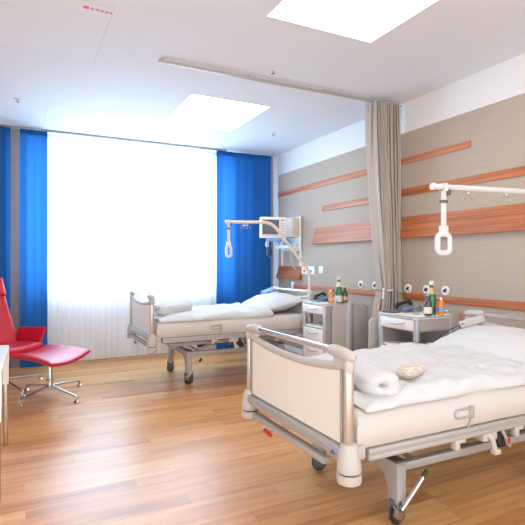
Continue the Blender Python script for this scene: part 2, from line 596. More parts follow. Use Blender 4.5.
def wedge_strip(y0, y1, z0, z1, out, label, skew=.03, m='wood'):
    t = thing('wooden_wall_panel', label, 'wall panel', (XP, (y0 + y1) / 2, z0), group='deep slanted wooden wall panels')
    d = (y1 - y0) / 2
    h = z1 - z0
    bm = new()
    A = [(-.010, -d + skew, h), (0, -d + skew, h), (0, -d, 0), (-out, -d, 0), (-out, -d, .012)]
    B = [(-.010, d - skew, h), (0, d - skew, h), (0, d, 0), (-out, d, 0), (-out, d, .012)]
    va = [bm.verts.new(p) for p in A]; vb = [bm.verts.new(p) for p in B]
    bm.faces.new(va); bm.faces.new(vb[::-1])
    for i in range(5):
        bm.faces.new((va[i], va[(i + 1) % 5], vb[(i + 1) % 5], vb[i]))
    obj('board', bm, m, t)
    bm = new()
    for k in (.3, .62, .82):
        z = h * k
        x = -.010 - (out - .010) * (1 - (z - .012) / (h - .012)) - .0008
        box(bm, x, x + .003, -d + skew, d - skew, z, z + .0025)
    obj('groove', bm, 'groove', t)
wedge_strip(4.0, 5.30, 1.488, 1.696, .055, 'deep slanted wooden wall panel at the far bed, left of the grey curtain')
wedge_strip(1.2, 3.95, 1.492, 1.700, .05, 'deep slanted wooden wall panel behind the white lifting pole grip', m='wood_dark')
wedge_strip(5.62, 6.28, 1.022, 1.20, .05, 'short slanted wooden wall panel low beneath the wall monitor', m='wood_dark')

# ------------------------------------------------------------------ wall outlets
def outlet(y, z, label):
    t = thing('wall_outlet', label, 'wall outlet', (XP, y, z), group='round white wall outlets')
    Rm = Matrix.Rotation(-PI / 2, 4, 'Y')
    bm = new()
    lathe(bm, [(.043, 0), (.043, .008), (.040, .013), (.028, .014), (.024, .009), (0, .009)], n=32, T=Rm)
    obj('cover', bm, 'socket', t)
    bm = new()
    lathe(bm, [(.0125, .009), (.0125, .02), (.009, .022), (0, .022)], n=16, T=Matrix.Translation((0, .004, -.002)) @ Rm)
    box(bm, -.013, -.009, -.018, .0, .004, .017, .001)
    box(bm, -.013, -.009, -.016, -.004, -.018, -.008, .001)
    obj('connector', bm, 'dark', t)
outlet(4.35, 1.004, 'round white wall outlet farther left of the two beside the grey curtain')
outlet(4.112, 1.003, 'round white wall outlet touching the left edge of the grey curtain')
outlet(3.619, .995, 'round white wall outlet just right of the grey curtain')
outlet(3.377, .996, 'round white wall outlet directly behind the white bottle cap')
outlet(3.15, .998, 'round white wall outlet right of the green and orange bottles')

def plate(y0, y1, z0, z1, label, kind):
    t = thing('switch_plate', label, 'switch plate', (XP, (y0 + y1) / 2, (z0 + z1) / 2))
    dy, dz = (y1 - y0) / 2, (z1 - z0) / 2
    obj('cover', box(new(), -.012, 0, -dy, dy, -dz, dz, .003), 'socket', t)
    if kind == 2:
        for k, (yy, m) in enumerate(((dy * .5, 'red_plastic'), (-.02, 'lightblue'), (-dy * .55, 'lightblue'))):
            bm = lathe(new(), [(.013, 0), (.013, .012), (.009, .016), (0, .016)], n=14, T=Matrix.Translation((-.012, yy, -.008)) @ Matrix.Rotation(-PI / 2, 4, 'Y'))
            obj('coupling', bm, m, t)
    else:
        obj('rocker', box(new(), -.017, -.01, -dy * .7, dy * .7, -dz * .7, dz * .7, .002), 'socket', t)
plate(5.30, 5.62, 1.095, 1.20, 'wide white medical gas plate with blue and red couplings right of the wall rail', 2)
plate(5.10, 5.20, 1.11, 1.205, 'narrow white light switch right of the medical gas plate', 1)
plate(5.82, 5.90, .875, .985, 'small white socket just above the far bed headboard', 1)

# ------------------------------------------------------------------ curtains
def folds(x, amp, wl, ph=0, seed=0):
    return amp * math.sin(2 * PI * x / wl + ph + 1.2 * noise.noise(Vector((x * 3, seed, 0)))) + amp * .4 * math.sin(2 * PI * x / (wl * .43) + seed)

def window_curtain(name, x0, x1, y, z0, z1, m, amp, wl, label, cat, group, seed, nu, head=True):
    cx = (x0 + x1) / 2
    t = thing(name, label, cat, (cx, y, z0), group=group)
    def fn(u, v):
        x = x0 + (x1 - x0) * u
        z = (z1 - z0) * v
        k = .65 + .35 * (1 - v)
        return (x - cx, k * folds(x, amp, wl, 0, seed) + .004 * nz3(x * 2, z, seed, 2), z)
    obj('cloth', sheet(new(), fn, nu, 14), m, t, 80)
    if head:
        def fh(u, v):
            x = x0 + (x1 - x0) * u
            return (x - cx, .65 * folds(x, amp, wl, 0, seed) - .003, z1 - z0 - .06 + .06 * v)
        obj('header_tape', sheet(new(), fh, nu, 1, .002), m, t, 80)
    return t
g = 'floor-length blue curtains'
window_curtain('blue_curtain', -.75, -.088, 6.36, .015, H - .02, 'blue', .018, .17, 'blue floor-length curtain at the far left edge, behind the red armchair', 'curtain', g, 1, 60)
window_curtain('blue_curtain', .008, .305, 6.355, .015, H - .02, 'blue', .010, .22, 'narrow blue floor-length curtain left of the white sheers, behind the ottoman', 'curtain', g, 2, 40)
window_curtain('blue_curtain', 2.475, 3.335, 6.36, .015, H - .02, 'blue', .014, .30, 'wide blue floor-length curtain in the corner right of the sheers', 'curtain', g, 5, 70)
g = 'white sheer window curtains'
window_curtain('sheer_curtain', .285, 1.372, 6.42, .03, H - .03, 'sheer', .009, .085, 'left white sheer curtain, behind the red ottoman', 'sheer curtain', g, 3, 170)
window_curtain('sheer_curtain', 1.408, 2.52, 6.42, .03, H - .03, 'sheer', .009, .085, 'right white sheer curtain, behind the far bed', 'sheer curtain', g, 8, 170)

# privacy curtain between the beds, on its ceiling track
tr = thing('curtain_track', 'slim curtain track across the ceiling ending at the grey curtain', 'curtain track', (0, 3.735, H))
obj('rail', box(new(), .97, XR, -.014, .014, -.032, -.012, .002), 'track', tr)
for x in (1.0, 1.75, 2.5, 3.2):
    obj('bracket', box(new(), x - .012, x + .012, -.008, .008, -.012, 0), 'track', tr)
pc = thing('privacy_curtain', 'grey-beige privacy curtain gathered against the wall between the beds', 'curtain', (3.235, 3.735, 0))
NF = 12
def privacy(u, v):
    z = .06 + (H - .035 - .06) * v
    # gathered at z = .96 by a band, flaring above and below
    zt = .97
    if z > zt:
        q = (z - zt) / (H - zt)
        half = .115 + .052 * min(1, q * 1.3) ** .8
        cx = .055 - .075 * min(1, q * 1.2)
    else:
        q = (zt - z) / zt
        half = .115 + .07 * min(1, q * 2) ** .7
        cx = .055 - .035 * min(1, q * 2)
    s = u + .018 * noise.noise(Vector((u * 6, z * .8, 2)))
    ph = 2 * PI * NF * s
    dep = .085 * (half / .2) ** .4
    x = cx + half * (2 * u - 1) + .012 * math.sin(2 * ph + .6)
    y = dep * math.sin(ph) * (.75 + .25 * math.sin(5 * u + 1)) + .02 * nz3(u * 8, z, 5, 1.3)
    return (x, y, z)
obj('cloth', sheet(new(), privacy, 220, 44, .003), 'grey_cloth', pc, 80)
bm = new()
pts = [(.055 + .135 * math.cos(a), .115 * math.sin(a), .965 - .02 * math.cos(a)) for a in [2 * PI * k / 36 for k in range(36)]]
tube(bm, pts, .018, 8, closed=True, sq=.35)
for v in bm.verts:
    v.co.z = .965 + (v.co.z - .965)
obj('tieback', bm, 'grey_cloth', pc)
bm = new()
tube(bm, [(-.085, -.07, 1.0), (-.10, -.085, .965), (-.115, -.09, .90)], .011, 10, fillet=.02)
tube(bm, [(-.07, -.10, .975), (-.02, -.13, .985)], .008, 8)
obj('tieback_hook', bm, 'cap', pc)
for k in range(10):
    x = -.17 + .31 * k / 9
    obj('glider', box(new(), x - .004, x + .004, -.004, .004, H - .04, H - .03), 'cap', pc)

# ------------------------------------------------------------------ hospital beds
def endboard(root, name, d, head=False, dz=0.0, x=0.0):
    """foot or head end: curved frame, laminate panel, chrome grab bar; returns the part"""
    def frame_z(y):
        return .79 + dz + .042 * (y / .465) ** 2
    pan = [(-.420, .505 + dz), (.420, .505 + dz)]
    N = 18
    for k in range(N + 1):
        y = .420 - .840 * k / N
        pan.append((y, frame_z(y) - .014))
    p = obj(name, prism(new(), pan, 'x', x - .006, x + .006), 'cream', root, label='cream laminate panel of the bed end')
    bm = new()
    tube(bm, [(x, -.465 + .95 * k / 24, frame_z(-.465 + .95 * k / 24)) for k in range(25)], .0185, 14)
    obj('top_frame', bm, 'bedplastic', p)
    for s in (-1, 1):
        bm = new()
        lathe(bm, [(0, -.03), (.016, -.028), (.023, -.015), (.0245, .005), (.021, .022), (.012, .03), (0, .032)], (x, s * .468, frame_z(.465)), 18)
        obj('corner_cap', bm, 'bedplastic', p)
        bm = new()
        box(bm, x - .02, x + .02, s * .465 - .016, s * .465 + .016, .49 + dz, frame_z(.465) - .01, .012, 3)
        box(bm, x - .0215, x + .0215, s * .465 - .004, s * .465 + .004, .49 + dz, frame_z(.465) - .02, .001, 1)
        obj('post', bm, 'postmetal', p)
        obj('panel_edge', box(new(), x - .011, x + .011, s * .426 - .008, s * .426 + .008, .50 + dz, frame_z(.426) - .01, .003), 'bedgrey', p)
        # grip: padded end of the grab bar on a bracket
        bm = new()
        ys = [.335, .345, .37, .42, .47, .495, .505]
        rs = [.018, .023, .026, .027, .025, .017, .004]
        tube(bm, [(x, s * yy, .880 + dz - .012 * max(0, (yy - .4) / .1)) for yy in ys], rs, 14)
        prism(bm, [(s * .375, .83 + dz), (s * .465, .83 + dz), (s * .485, .845 + dz), (s * .472, .877 + dz), (s * .38, .877 + dz)], 'x', x - .013, x + .013)
        obj('grip', bm, 'bedplastic', p)
    bm = new()
    tube(bm, [(x, -.36, .880 + dz), (x, .36, .880 + dz)], .0155, 16)
    obj('grab_bar', bm, 'chrome', p)
    return p

def caster(root, x, y, rz):
    bm = new()
    T = TR((x, y, 0), rz)
    for s in (-1, 1):
        box(bm, -.036, .036, s * .024 - .006, s * .024 + .006, .022, .125, .010, 2, T)
    box(bm, -.036, .036, -.025, .025, .088, .125, .010, 2, T)
    c = obj('caster', bm, 'darkgrey', root)
    bm = new()
    lathe(bm, [(0, -.017), (.038, -.017), (.042, -.010), (.042, .010), (.038, .017), (0, .017)], n=26,
          T=TR((x, y, .0425), rz) @ Matrix.Rotation(PI / 2, 4, 'X'))
    obj('wheel', bm, 'dark', c)

def hospital_bed(loc, label, dz, seed):
    root = thing('hospital_bed', label, 'bed', loc, group='white hospital beds')
    HX = 1.785
    endboard(root, 'footboard', 1, dz=dz)
    endboard(root, 'headboard', -1, True, dz=dz, x=HX)
    # foot end beams
    bm = new()
    box(bm, -.03, .03, -.45, .45, .452 + dz, .497 + dz, .006)
    box(bm, -.035, -.028, -.45, .45, .470 + dz, .478 + dz, .001, 1)
    o = obj('end_beam', bm, 'bedgrey', root)
    bm = new()
    prism(bm, [(-.385, .463 + dz), (-.425, .463 + dz), (-.405, .482 + dz)], 'x', -.037, -.0345)
    obj('emblem', bm, 'blue_plastic', o, label='small blue triangular emblem')
    bm = new()
    box(bm, -.035, .005, -.335, .365, .390 + dz, .418 + dz, .005)
    o = obj('lower_bar', bm, 'bedgrey', root)
    bm = new()
    tube(bm, [(0, .275, .39 + dz), (-.005, .275, .352 + dz), (-.01, .255, .348 + dz)], .007, 8, fillet=.012)
    lv = obj('release_lever', bm, 'steel', o)
    bm = new()
    rr = [.006, .011, .009, .011, .009, .011, .009, .011, .009, .011, .006]
    tube(bm, [(-.012, .268 - .085 * k / 10, .350 + dz - .006 * k / 10) for k in range(11)], rr, 12)
    obj('lever_grip', bm, 'red_plastic', lv, label='red ribbed lever grip')
    for x in (0, HX):
        for s in (-1, 1):
            bm = new()
            y = s * .468
            lathe(bm, [(0, .408), (.047, .408), (.05, .415), (.049, .44), (.043, .475), (.036, .505), (.030, .520), (0, .522)], (x, y, dz), 26)
            if x == 0:
                box(bm, x - .005, x + .085, y - s * .02 - .025, y - s * .02 + .025, .44 + dz, .50 + dz, .012)
            b = obj('corner_bumper', bm, 'bedplastic', root)
            bm = new()
            lathe(bm, [(0, .360), (.040, .360), (.049, .366), (.051, .374), (.051, .398), (.047, .401), (0, .401)], (x, y, dz), 26)
            obj('bumper_roller', bm, 'bedplastic', b)
            bm = new()
            lathe(bm, [(0, .400), (.041, .400), (.041, .409), (0, .409)], (x, y, dz), 22)
            obj('gap_ring', bm, 'dark', b)
    # side rails of the lying surface
    for s in (-1, 1):
        y = s * .452
        bm = new()
        box(bm, .105, HX - .03, y - .014, y + .014, .452 + dz, .474 + dz, .005)
        box(bm, .105, HX - .03, y - .010, y + .010, .444 + dz, .455 + dz, .002, 1)
        box(bm, .105, HX - .03, y - .014, y + .014, .426 + dz, .447 + dz, .005)
        r = obj('side_rail', bm, 'bedgrey', root)
        for xx in (.635, 1.05, 1.4):
            bm = new()
            box(bm, xx - .034, xx + .034, y - .017, y + .017, .412 + dz, .43 + dz, .004)
            box(bm, xx - .034, xx - .004, y - .019, y + .015, .385 + dz, .42 + dz, .004)
            obj('accessory_clip', bm, 'bedplastic', r)
        # mattress retainer loop
        bm = new()
        yy = s * .474
        L, hh = .05, .020
        loop = []
        for k in range(24):
            a = 2 * PI * k / 24
            cx_ = .642 + (L - hh) * (1 if math.cos(a) > 0 else -1)
            loop.append((cx_ + hh * math.cos(a), yy, .553 + dz + hh * math.sin(a)))
        tube(bm, loop, .0055, 8, closed=True)
        box(bm, .688, .712, yy - .008, yy + .014, .525 + dz, .58 + dz, .004)
        tube(bm, [(.70, yy + .004, .53 + dz), (.70, y, .475 + dz)], .007, 8)
        obj('mattress_retainer', bm, 'bedgrey', root)
    bm = new()
    for xx in (.13, .45, .8, 1.15, 1.5, 1.72):
        box(bm, xx - .02, xx + .02, -.44, .44, .448 + dz, .470 + dz, .003)
    box(bm, .13, .62, -.43, .43, .470 + dz, .476 + dz, .002)
    box(bm, .64, 1.0, -.43, .43, .470 + dz, .476 + dz, .002)
    box(bm, 1.02, 1.74, -.43, .43, .470 + dz, .476 + dz, .002)
    obj('lying_surface', bm, 'bedgrey', root)
    # inner lifting frame below the lying surface
    bm = new()
    for y in (-.33, .38):
        box(bm, .20, 1.62, y - .018, y + .018, .368 + dz, .402 + dz, .005)
    for xx in (.22, .92, 1.6):
        box(bm, xx - .02, xx + .02, -.33, .38, .370 + dz, .400 + dz, .004)
    obj('lifting_frame', bm, 'bedgrey', root)
    # chassis: long beams, arched cross members, four legs
    YA, YB, XA, XB = -.275, .40, .425, 1.50
    cz = dz * .9
    for y in (YA, YB):
        obj('chassis_beam', box(new(), XA, XB, y - .022, y + .022, .255 + cz, .295 + cz, .006), 'bedgrey', root)
    for xx in (XA, XB):
        z1 = .305 + cz
        arch = [(YA - .034, .105), (YA + .034, .105), (YA + .038, .17), (YA + .065, .225), (YA + .13, .245 + cz),
                (YB - .13, .245 + cz), (YB - .065, .225), (YB - .038, .17), (YB - .034, .105), (YB + .034, .105), (YB + .034, z1 - .015), (YB + .02, z1), (YA - .02, z1), (YA - .034, z1 - .015)]
        a = obj('chassis_arch', prism(new(), arch, 'x', xx - .028, xx + .028, .006), 'bedgrey', root)
        for y in (YA, YB):
            y2 = y + .055 * (1 if y < 0 else -1)
            y3 = y - .03 * (1 if y < 0 else -1)
            obj('cover_cap', box(new(), xx - .03, xx + .03, min(y2, y3), max(y2, y3), z1 - .004, z1 + .006, .003), 'darkgrey', a)
        for y in (YA, YB):
            caster(root, xx, y, .5 if y < 0 else -.3)
    # brake pedal on the near leg
    p0, p1 = Vector((XA - .03, YA - .05, .085)), Vector((XA + .085, YA - .085, .245))
    bm = new()
    tube(bm, [p0, p0.lerp(p1, .5) + Vector((.0, 0, -.006)), p1], [.015, .011, .013], 12, sq=.7)
    tube(bm, [p0 + Vector((0, -.0, 0)), p0 + Vector((.01, .05, .01))], .012, 10)
    bp = obj('brake_pedal', bm, 'chrome', root)
    bm = new()
    d = (p1 - p0).normalized()
    tube(bm, [p1 - d * .005, p1 + d * .035], .017, 4, sq=.7)
    o = obj('pedal_pad', bm, 'dark', bp)
    bm = new()
    for k in range(5):
        q = p1 + d * (.006 + .008 * k) + Vector((-.008, -.013, .006))
        box(bm, q.x - .012, q.x + .004, q.y - .002, q.y + .002, q.z - .0015, q.z + .0015)
    obj('pad_marking', bm, 'green_plastic', o)
    bm = new()
    lathe(bm, [(0, -.024), (.022, -.024), (.024, 0), (.02, .02), (0, .02)], n=16, T=TR(p0, 0, .4))
    obj('pedal_joint', bm, 'steel', bp)
    # lifting arms and drives
    for (xa, xb) in ((.55, .80), (1.12, 1.38)):
        bm = new()
        for y in (-.20, .30):
            tube(bm, [(xa, y, .29 + cz), (xb, y, .385 + dz)], .016, 8)
        tube(bm, [(xa, YA, .285 + cz), (xa, YB, .285 + cz)], .014, 8)
        obj('lifting_arm', bm, 'alu', root)
    bm = new()
    tube(bm, [(.62, .02, .30 + cz), (1.05, .05, .33 + cz)], .024, 14)
    box(bm, .98, 1.12, -.03, .12, .28 + cz, .36 + cz, .012)
    obj('lifting_drive', bm, 'darkgrey', root)
    # hinge and lever of the side protection towards the head
    bm = new()
    box(bm, .80, .90, -.46, -.40, .385 + dz, .43 + dz, .01)
    tube(bm, [(.83, -.452, .42 + dz), (.845, -.468, .405 + dz), (.865, -.468, .345 + dz)], .014, 10, fillet=.02)
    box(bm, .85, .895, -.485, -.452, .322 + dz, .35 + dz, .008)
    h = obj('rail_hinge', bm, 'bedplastic', root)
    bm = new()
    prism(bm, [(.885, .42 + dz), (.945, .42 + dz), (.98, .335 + dz), (.93, .335 + dz)], 'y', -.45, -.40, .006)
    obj('hinge_housing', bm, 'dark', h)
    bm = new()
    tube(bm, [(.925, -.462, .43 + dz), (.975, -.468, .345 + dz)], .008, 8)
    o = obj('hinge_lever', bm, 'bedgrey', h)
    obj('lever_mark', box(new(), .952, .968, -.479, -.473, .362 + dz, .388 + dz, .002, 1), 'red_plastic', o)
    # mattress under its fitted sheet
    zt = .628 + dz
    def zb(x, y):
        return .478 + dz + .02 * max(0, min(1, (x - .35) / .3)) * 0
    def top(x, y):
        return zt + .004 * nz3(x, y, seed, 5)
    bm = slab(new(), .045, HX - .03, -.462, .462, zb, top, 60, 34, .05)
    for v in bm.verts:   # soft side: belly out a little
        k = max(0, min(1, (abs(v.co.y) - .38) / .07)) * max(0, min(1, (v.co.x - .05) / .10))
        v.co.y += k * .012 * math.copysign(1, v.co.y) * max(0, 1 - abs(v.co.z - (zt - .07)) / .08)
        v.co.y += k * .004 * nz3(v.co.x, v.co.z, seed + 9, 9)
    obj('mattress', bm, 'mattress', root)
    return root, zt

NB = (1.19, 2.06, 0)
FB = (1.13, 5.055, 0)
near_bed, NZT = hospital_bed(NB, 'near hospital bed in the foreground right, cream footboard toward the room', 0.0, 1.3)
far_bed, FZT = hospital_bed(FB, 'far hospital bed standing alongside the windows behind the near one', .045, 4.1)

def duvet(b, zt, x0, x1, y0, y1, label, seed):
    bx, by, _ = b
    def base(x, y):
        return zt + .012
    def top(x, y):
        w = .020 * nz3(x, y * .8, seed, 4.5) + .018 * nz3(x * .8, y * 2.2, seed + 4, 8) + .012 * nz3(x, y, seed, 18)
        ridge = .018 * max(0, nz3(x * .6 + y * .9, y * .4, seed + 8, 4.0))
        q = max(0, min(1, (x - x0) / .5))
        return zt + .034 + .030 * q + w + ridge * q
    bm = slab(new(), x0, x1, y0, y1, base, top, 120, 70, .035)
    for v in bm.verts:
        # the long hem sinks over the mattress edge
        v.co.z -= .022 * max(0, (y0 + .10 - v.co.y) / .10) ** 2
        # wavy hem
        if v.co.y < y0 + .12:
            k = (y0 + .12 - v.co.y) / .12
            v.co.y += k * .022 * nz3(v.co.x, 0, seed, 3.2)
        if v.co.x < x0 + .12:
            k = (x0 + .12 - v.co.x) / .12
            v.co.x += k * .03 * nz3(0, v.co.y, seed + 2, 4)
    o = obj('duvet', bm, 'linen_stripe', None, 60)
    o.location = (bx, by, 0)
    return tag(o, label, 'duvet', 'white duvets on the hospital beds')
duvet(NB, NZT, .085, 1.44, -.452, .46, 'white rumpled duvet spread over the near bed', 2.2)
duvet(FB, FZT, .085, 1.32, -.445, .455, 'white duvet folded flat over the far bed', 6.4)

def blanket_roll(loc, rz, L, R, label, seed, fl=.85):
    """a soft rolled blanket: plump roll with a coiled, hollow near end and creases along it"""
    st_ = [(-.36, .04), (-.38, .10), (-.44, .13), (-.475, .22), (-.492, .36), (-.49, .52), (-.475, .68), (-.44, .83), (-.38, .94), (-.28, 1.0), (-.15, 1.02), (0, .98), (.15, 1.0), (.28, .98),
           (.38, .92), (.44, .80), (.48, .58), (.497, .3), (.50, .05)]
    bm = new()
    n = 44
    rings = []
    for (q, k) in st_:
        ring = []
        for i in range(n):
            a = 2 * PI * i / n
            r = R * k
            # flap of the outer layer, and soft creases
            r *= 1 + .07 * ((i / n * 1.0 + .1) % 1.0 - .5)
            r *= 1 + .24 * nz3(math.cos(a) * .5, math.sin(a) * .5 + seed, q * L * 1.0, 2.6) + .09 * nz3(math.cos(a) * .25, math.sin(a) * .25 + seed, q * L, 11)
            x = r * 1.15 * math.cos(a)
            z = R * fl + r * fl * math.sin(a)
            ring.append(bm.verts.new((x, q * L + .02 * nz3(x * 3, z * 3, seed, 4), max(.0, z))))
        rings.append(ring)
    for p, q in zip(rings, rings[1:]):
        for i in range(n):
            bm.faces.new((p[i], p[(i + 1) % n], q[(i + 1) % n], q[i]))
    bm.faces.new(rings[0][::-1]); bm.faces.new(rings[-1])
    o = obj('rolled_blanket', bm, 'linen', None, 80)
    o.location = loc
    o.rotation_euler = (0, 0, rz)
    return tag(o, label, 'blanket', 'rolled white blankets at the foot of the beds')
blanket_roll((NB[0] + .30, NB[1] - .235, NZT + .018), -.36, .36, .090, 'rolled white blanket on the duvet at the foot of the near bed', 3.0, .66)
blanket_roll((FB[0] + .31, FB[1] - .10, FZT + .042), -1.15, .46, .085, 'rolled white blanket on the duvet at the foot of the far bed', 5.0, .74)

def make_pillow(b, zt, cx, cy, L, W, Tk, rz, ry, label, seed, lift):
    bm = new()
    pillow(bm, L, W, Tk, TR((0, 0, 0), rz, 0, ry), seed, .016)
    o = obj('pillow', bm, 'linen', None, 70)
    o.location = (b[0] + cx, b[1] + cy, zt + lift)
    return tag(o, label, 'pillow', 'large white pillows')
make_pillow(NB, NZT, 1.565, .04, .50, .80, .20, .03, -.20, 'large white pillow at the head of the near bed', 1.0, .092)
make_pillow(FB, FZT, 1.53, .02, .54, .80, .20, -.03, -.18, 'large white pillow at the head of the far bed', 7.7, .105)
bm = new()
pillow(bm, .185, .085, .075, TR((0, 0, 0), .25, 0, -.05), 2.0, .004, 20)
o = obj('dotted_cushion', bm, 'dotted', None, 70)
o.location = (NB[0] + .535, NB[1] - .255, NZT + .09)
tag(o, 'small beige dotted cushion lying on the near duvet', 'cushion')

def remote(b, dz, x, y, label, rz, tilt):
    t = thing('bed_remote', label, 'remote control', (b[0] + x, b[1] + y, .825 + dz), rz, group='grey bed remote controls')
    T = Matrix.Rotation(tilt, 4, 'Y') @ Matrix.Rotation(math.radians(58), 4, 'X')
    obj('housing', box(new(), -.088, .088, -.028, .028, -.012, .012, .007, 2, T), 'lightblue' if dz else 'bedplastic', t)
    bm = new()
    for i in range(5):
        for j in (-1, 1):
            box(bm, -.040 + i * .026, -.028 + i * .026, j * .010 - .004, j * .010 + .004, .012, .0132, .0, 1, T)
    obj('button', bm, 'ns_alu', t)
    obj('power_mark', box(new(), -.076, -.064, -.008, .008, .012, .0138, 0, 1, T), 'blue_plastic', t)
    bm = new()
    tube(bm, [T @ Vector((-.088, 0, 0)), T @ Vector((-.12, 0, -.01)), T @ Vector((-.2, .02, -.12)), T @ Vector((-.24, .02, -.25))], .004, 8, fillet=.04)
    obj('cable', bm, 'darkgrey', t)
    bm = new()
    tube(bm, [T @ Vector((.07, .02, -.01)), T @ Vector((.07, .05, -.03)), T @ Vector((.09, .06, -.02))], .005, 8, fillet=.01)
    obj('hook', bm, 'darkgrey', t)
remote(NB, 0, 1.715, .375, 'grey bed remote hooked on the near headboard', -.55, -.30)
remote(FB, .065, 1.70, .435, 'pale blue bed remote hooked on the far headboard', -.55, -.38)

# ------------------------------------------------------------------ lifting poles
def lifting_pole(base, bend1, bend2, end, r, strap_at, zg, label, m, hooks, sleeve=None, loopw=.05):
    t = thing('lifting_pole', label, 'lifting pole', (base[0], base[1], base[2]), group='patient lifting poles')
    B = Vector(base)
    L = lambda p: Vector(p) - B
    bm = new()
    tube(bm, rounded([L(base), L(bend1), L(bend2)], .06)[:-1] + rounded([L(bend1).lerp(L(bend2), .5), L(bend2), L(end)], .10), r, 16)
    obj('pole', bm, m, t)
    d = (Vector(end) - Vector(bend2)).normalized()
    bm = new()
    tube(bm, [L(end) - d * .005, L(end) + d * .012], r * 1.3, 16)
    obj('end_stop', bm, m, t)
    if sleeve is not None:
        bm = new()
        tube(bm, [L(bend2) - d * -.02 + d * sleeve, L(bend2) + d * (sleeve + .14)], r * 1.5, 16)
        obj('sleeve', bm, 'cap', t)
    sp = L(end) - d * strap_at
    ztop = sp.z
    hx = d.cross(Vector((0, 0, 1))).normalized()
    # strap looped over the pole
    bm = new()
    box(bm, -.015, .015, -r - .006, -r - .002, ztop - r - .01, ztop + r, .001, 1, TR((sp.x, sp.y, 0), math.atan2(d.y, d.x)))
    box(bm, -.017, .017, -.006, .006, zg + .165 - base[2], ztop - r - .004, .003, 1, TR((sp.x, sp.y, 0), math.atan2(d.y, d.x)))
    box(bm, -.015, .015, r + .002, r + .006, ztop - r - .01, ztop + r, .001, 1, TR((sp.x, sp.y, 0), math.atan2(d.y, d.x)))
    box(bm, -.015, .015, -r - .006, r + .006, ztop + r, ztop + r + .004, .001, 1, TR((sp.x, sp.y, 0), math.atan2(d.y, d.x)))
    s = obj('strap', bm, m, t)
    bm = new()
    box(bm, -.024, .024, -.012, .012, zg + .30 - base[2], zg + .318 - base[2], .003, 1, TR((sp.x, sp.y, 0), math.atan2(d.y, d.x)))
    obj('buckle', bm, 'darkgrey', s)
    bm = new()
    box(bm, -.038, -.023, -r - .006, r + .006, ztop - .05, ztop - .015, .004, 1, TR((sp.x, sp.y, 0), math.atan2(d.y, d.x)))
    obj('clip', bm, 'darkgrey', s)
    # triangular grab handle
    a = math.atan2(d.y, d.x)
    T = TR((sp.x, sp.y, zg - base[2]), a)
    bm = new()
    w = loopw
    ring = rounded([Vector((0, 0, .115)), Vector((w, 0, .108)), Vector((w * 1.08, 0, .01)), Vector((0, 0, 0)), Vector((-w * 1.08, 0, .01)), Vector((-w, 0, .108)), Vector((0, 0, .115))], .03)
    tube(bm, [T @ p for p in ring[:-1]], .012, 10, closed=True, sq=1.3)
    box(bm, -.026, .026, -.016, .016, .105, .165, .008, 2, T)
    hd = obj('grab_handle', bm, 'cap', t)
    bm = new()
    tube(bm, [T @ Vector((w * 1.06, 0, .025)), T @ Vector((w * 1.0, 0, .10))], .016, 10)
    obj('grip_sleeve', bm, 'cap', hd)
    for k in hooks:
        bm = new()
        p = L(end) - d * k
        tube(bm, [p + Vector((0, 0, -r)), p + Vector((0, 0, -r - .02))], .005, 6)
        for sg in (-1, 1):
            tube(bm, [p + Vector((0, 0, -r - .018)), p + d * .03 * sg + Vector((0, 0, -r - .028)), p + d * .042 * sg + Vector((0, 0, -r - .048)), p + d * .028 * sg + Vector((0, 0, -r - .054))], .0028, 6, fillet=.01)
        obj('hook', bm, 'steel', t)
    return t
lifting_pole((2.885, 4.578, .43), (2.885, 4.578, 1.14), (2.50, 4.755, 1.695), (2.035, 4.95, 1.695), .018, .03, 1.315,
             'beige lifting pole with hanging white grip rising beside the far bed head', 'beige', (.20, .235), None, .024)
lifting_pole((3.075, 1.90, .50), (3.075, 1.90, 1.30), (3.02, 2.01, 1.705), (2.19, 2.11, 1.70), .0165, .075, 1.305,
             'white lifting pole arm with hanging grip reaching over the near bed', 'cap', (.26, .56), -.115, .044)

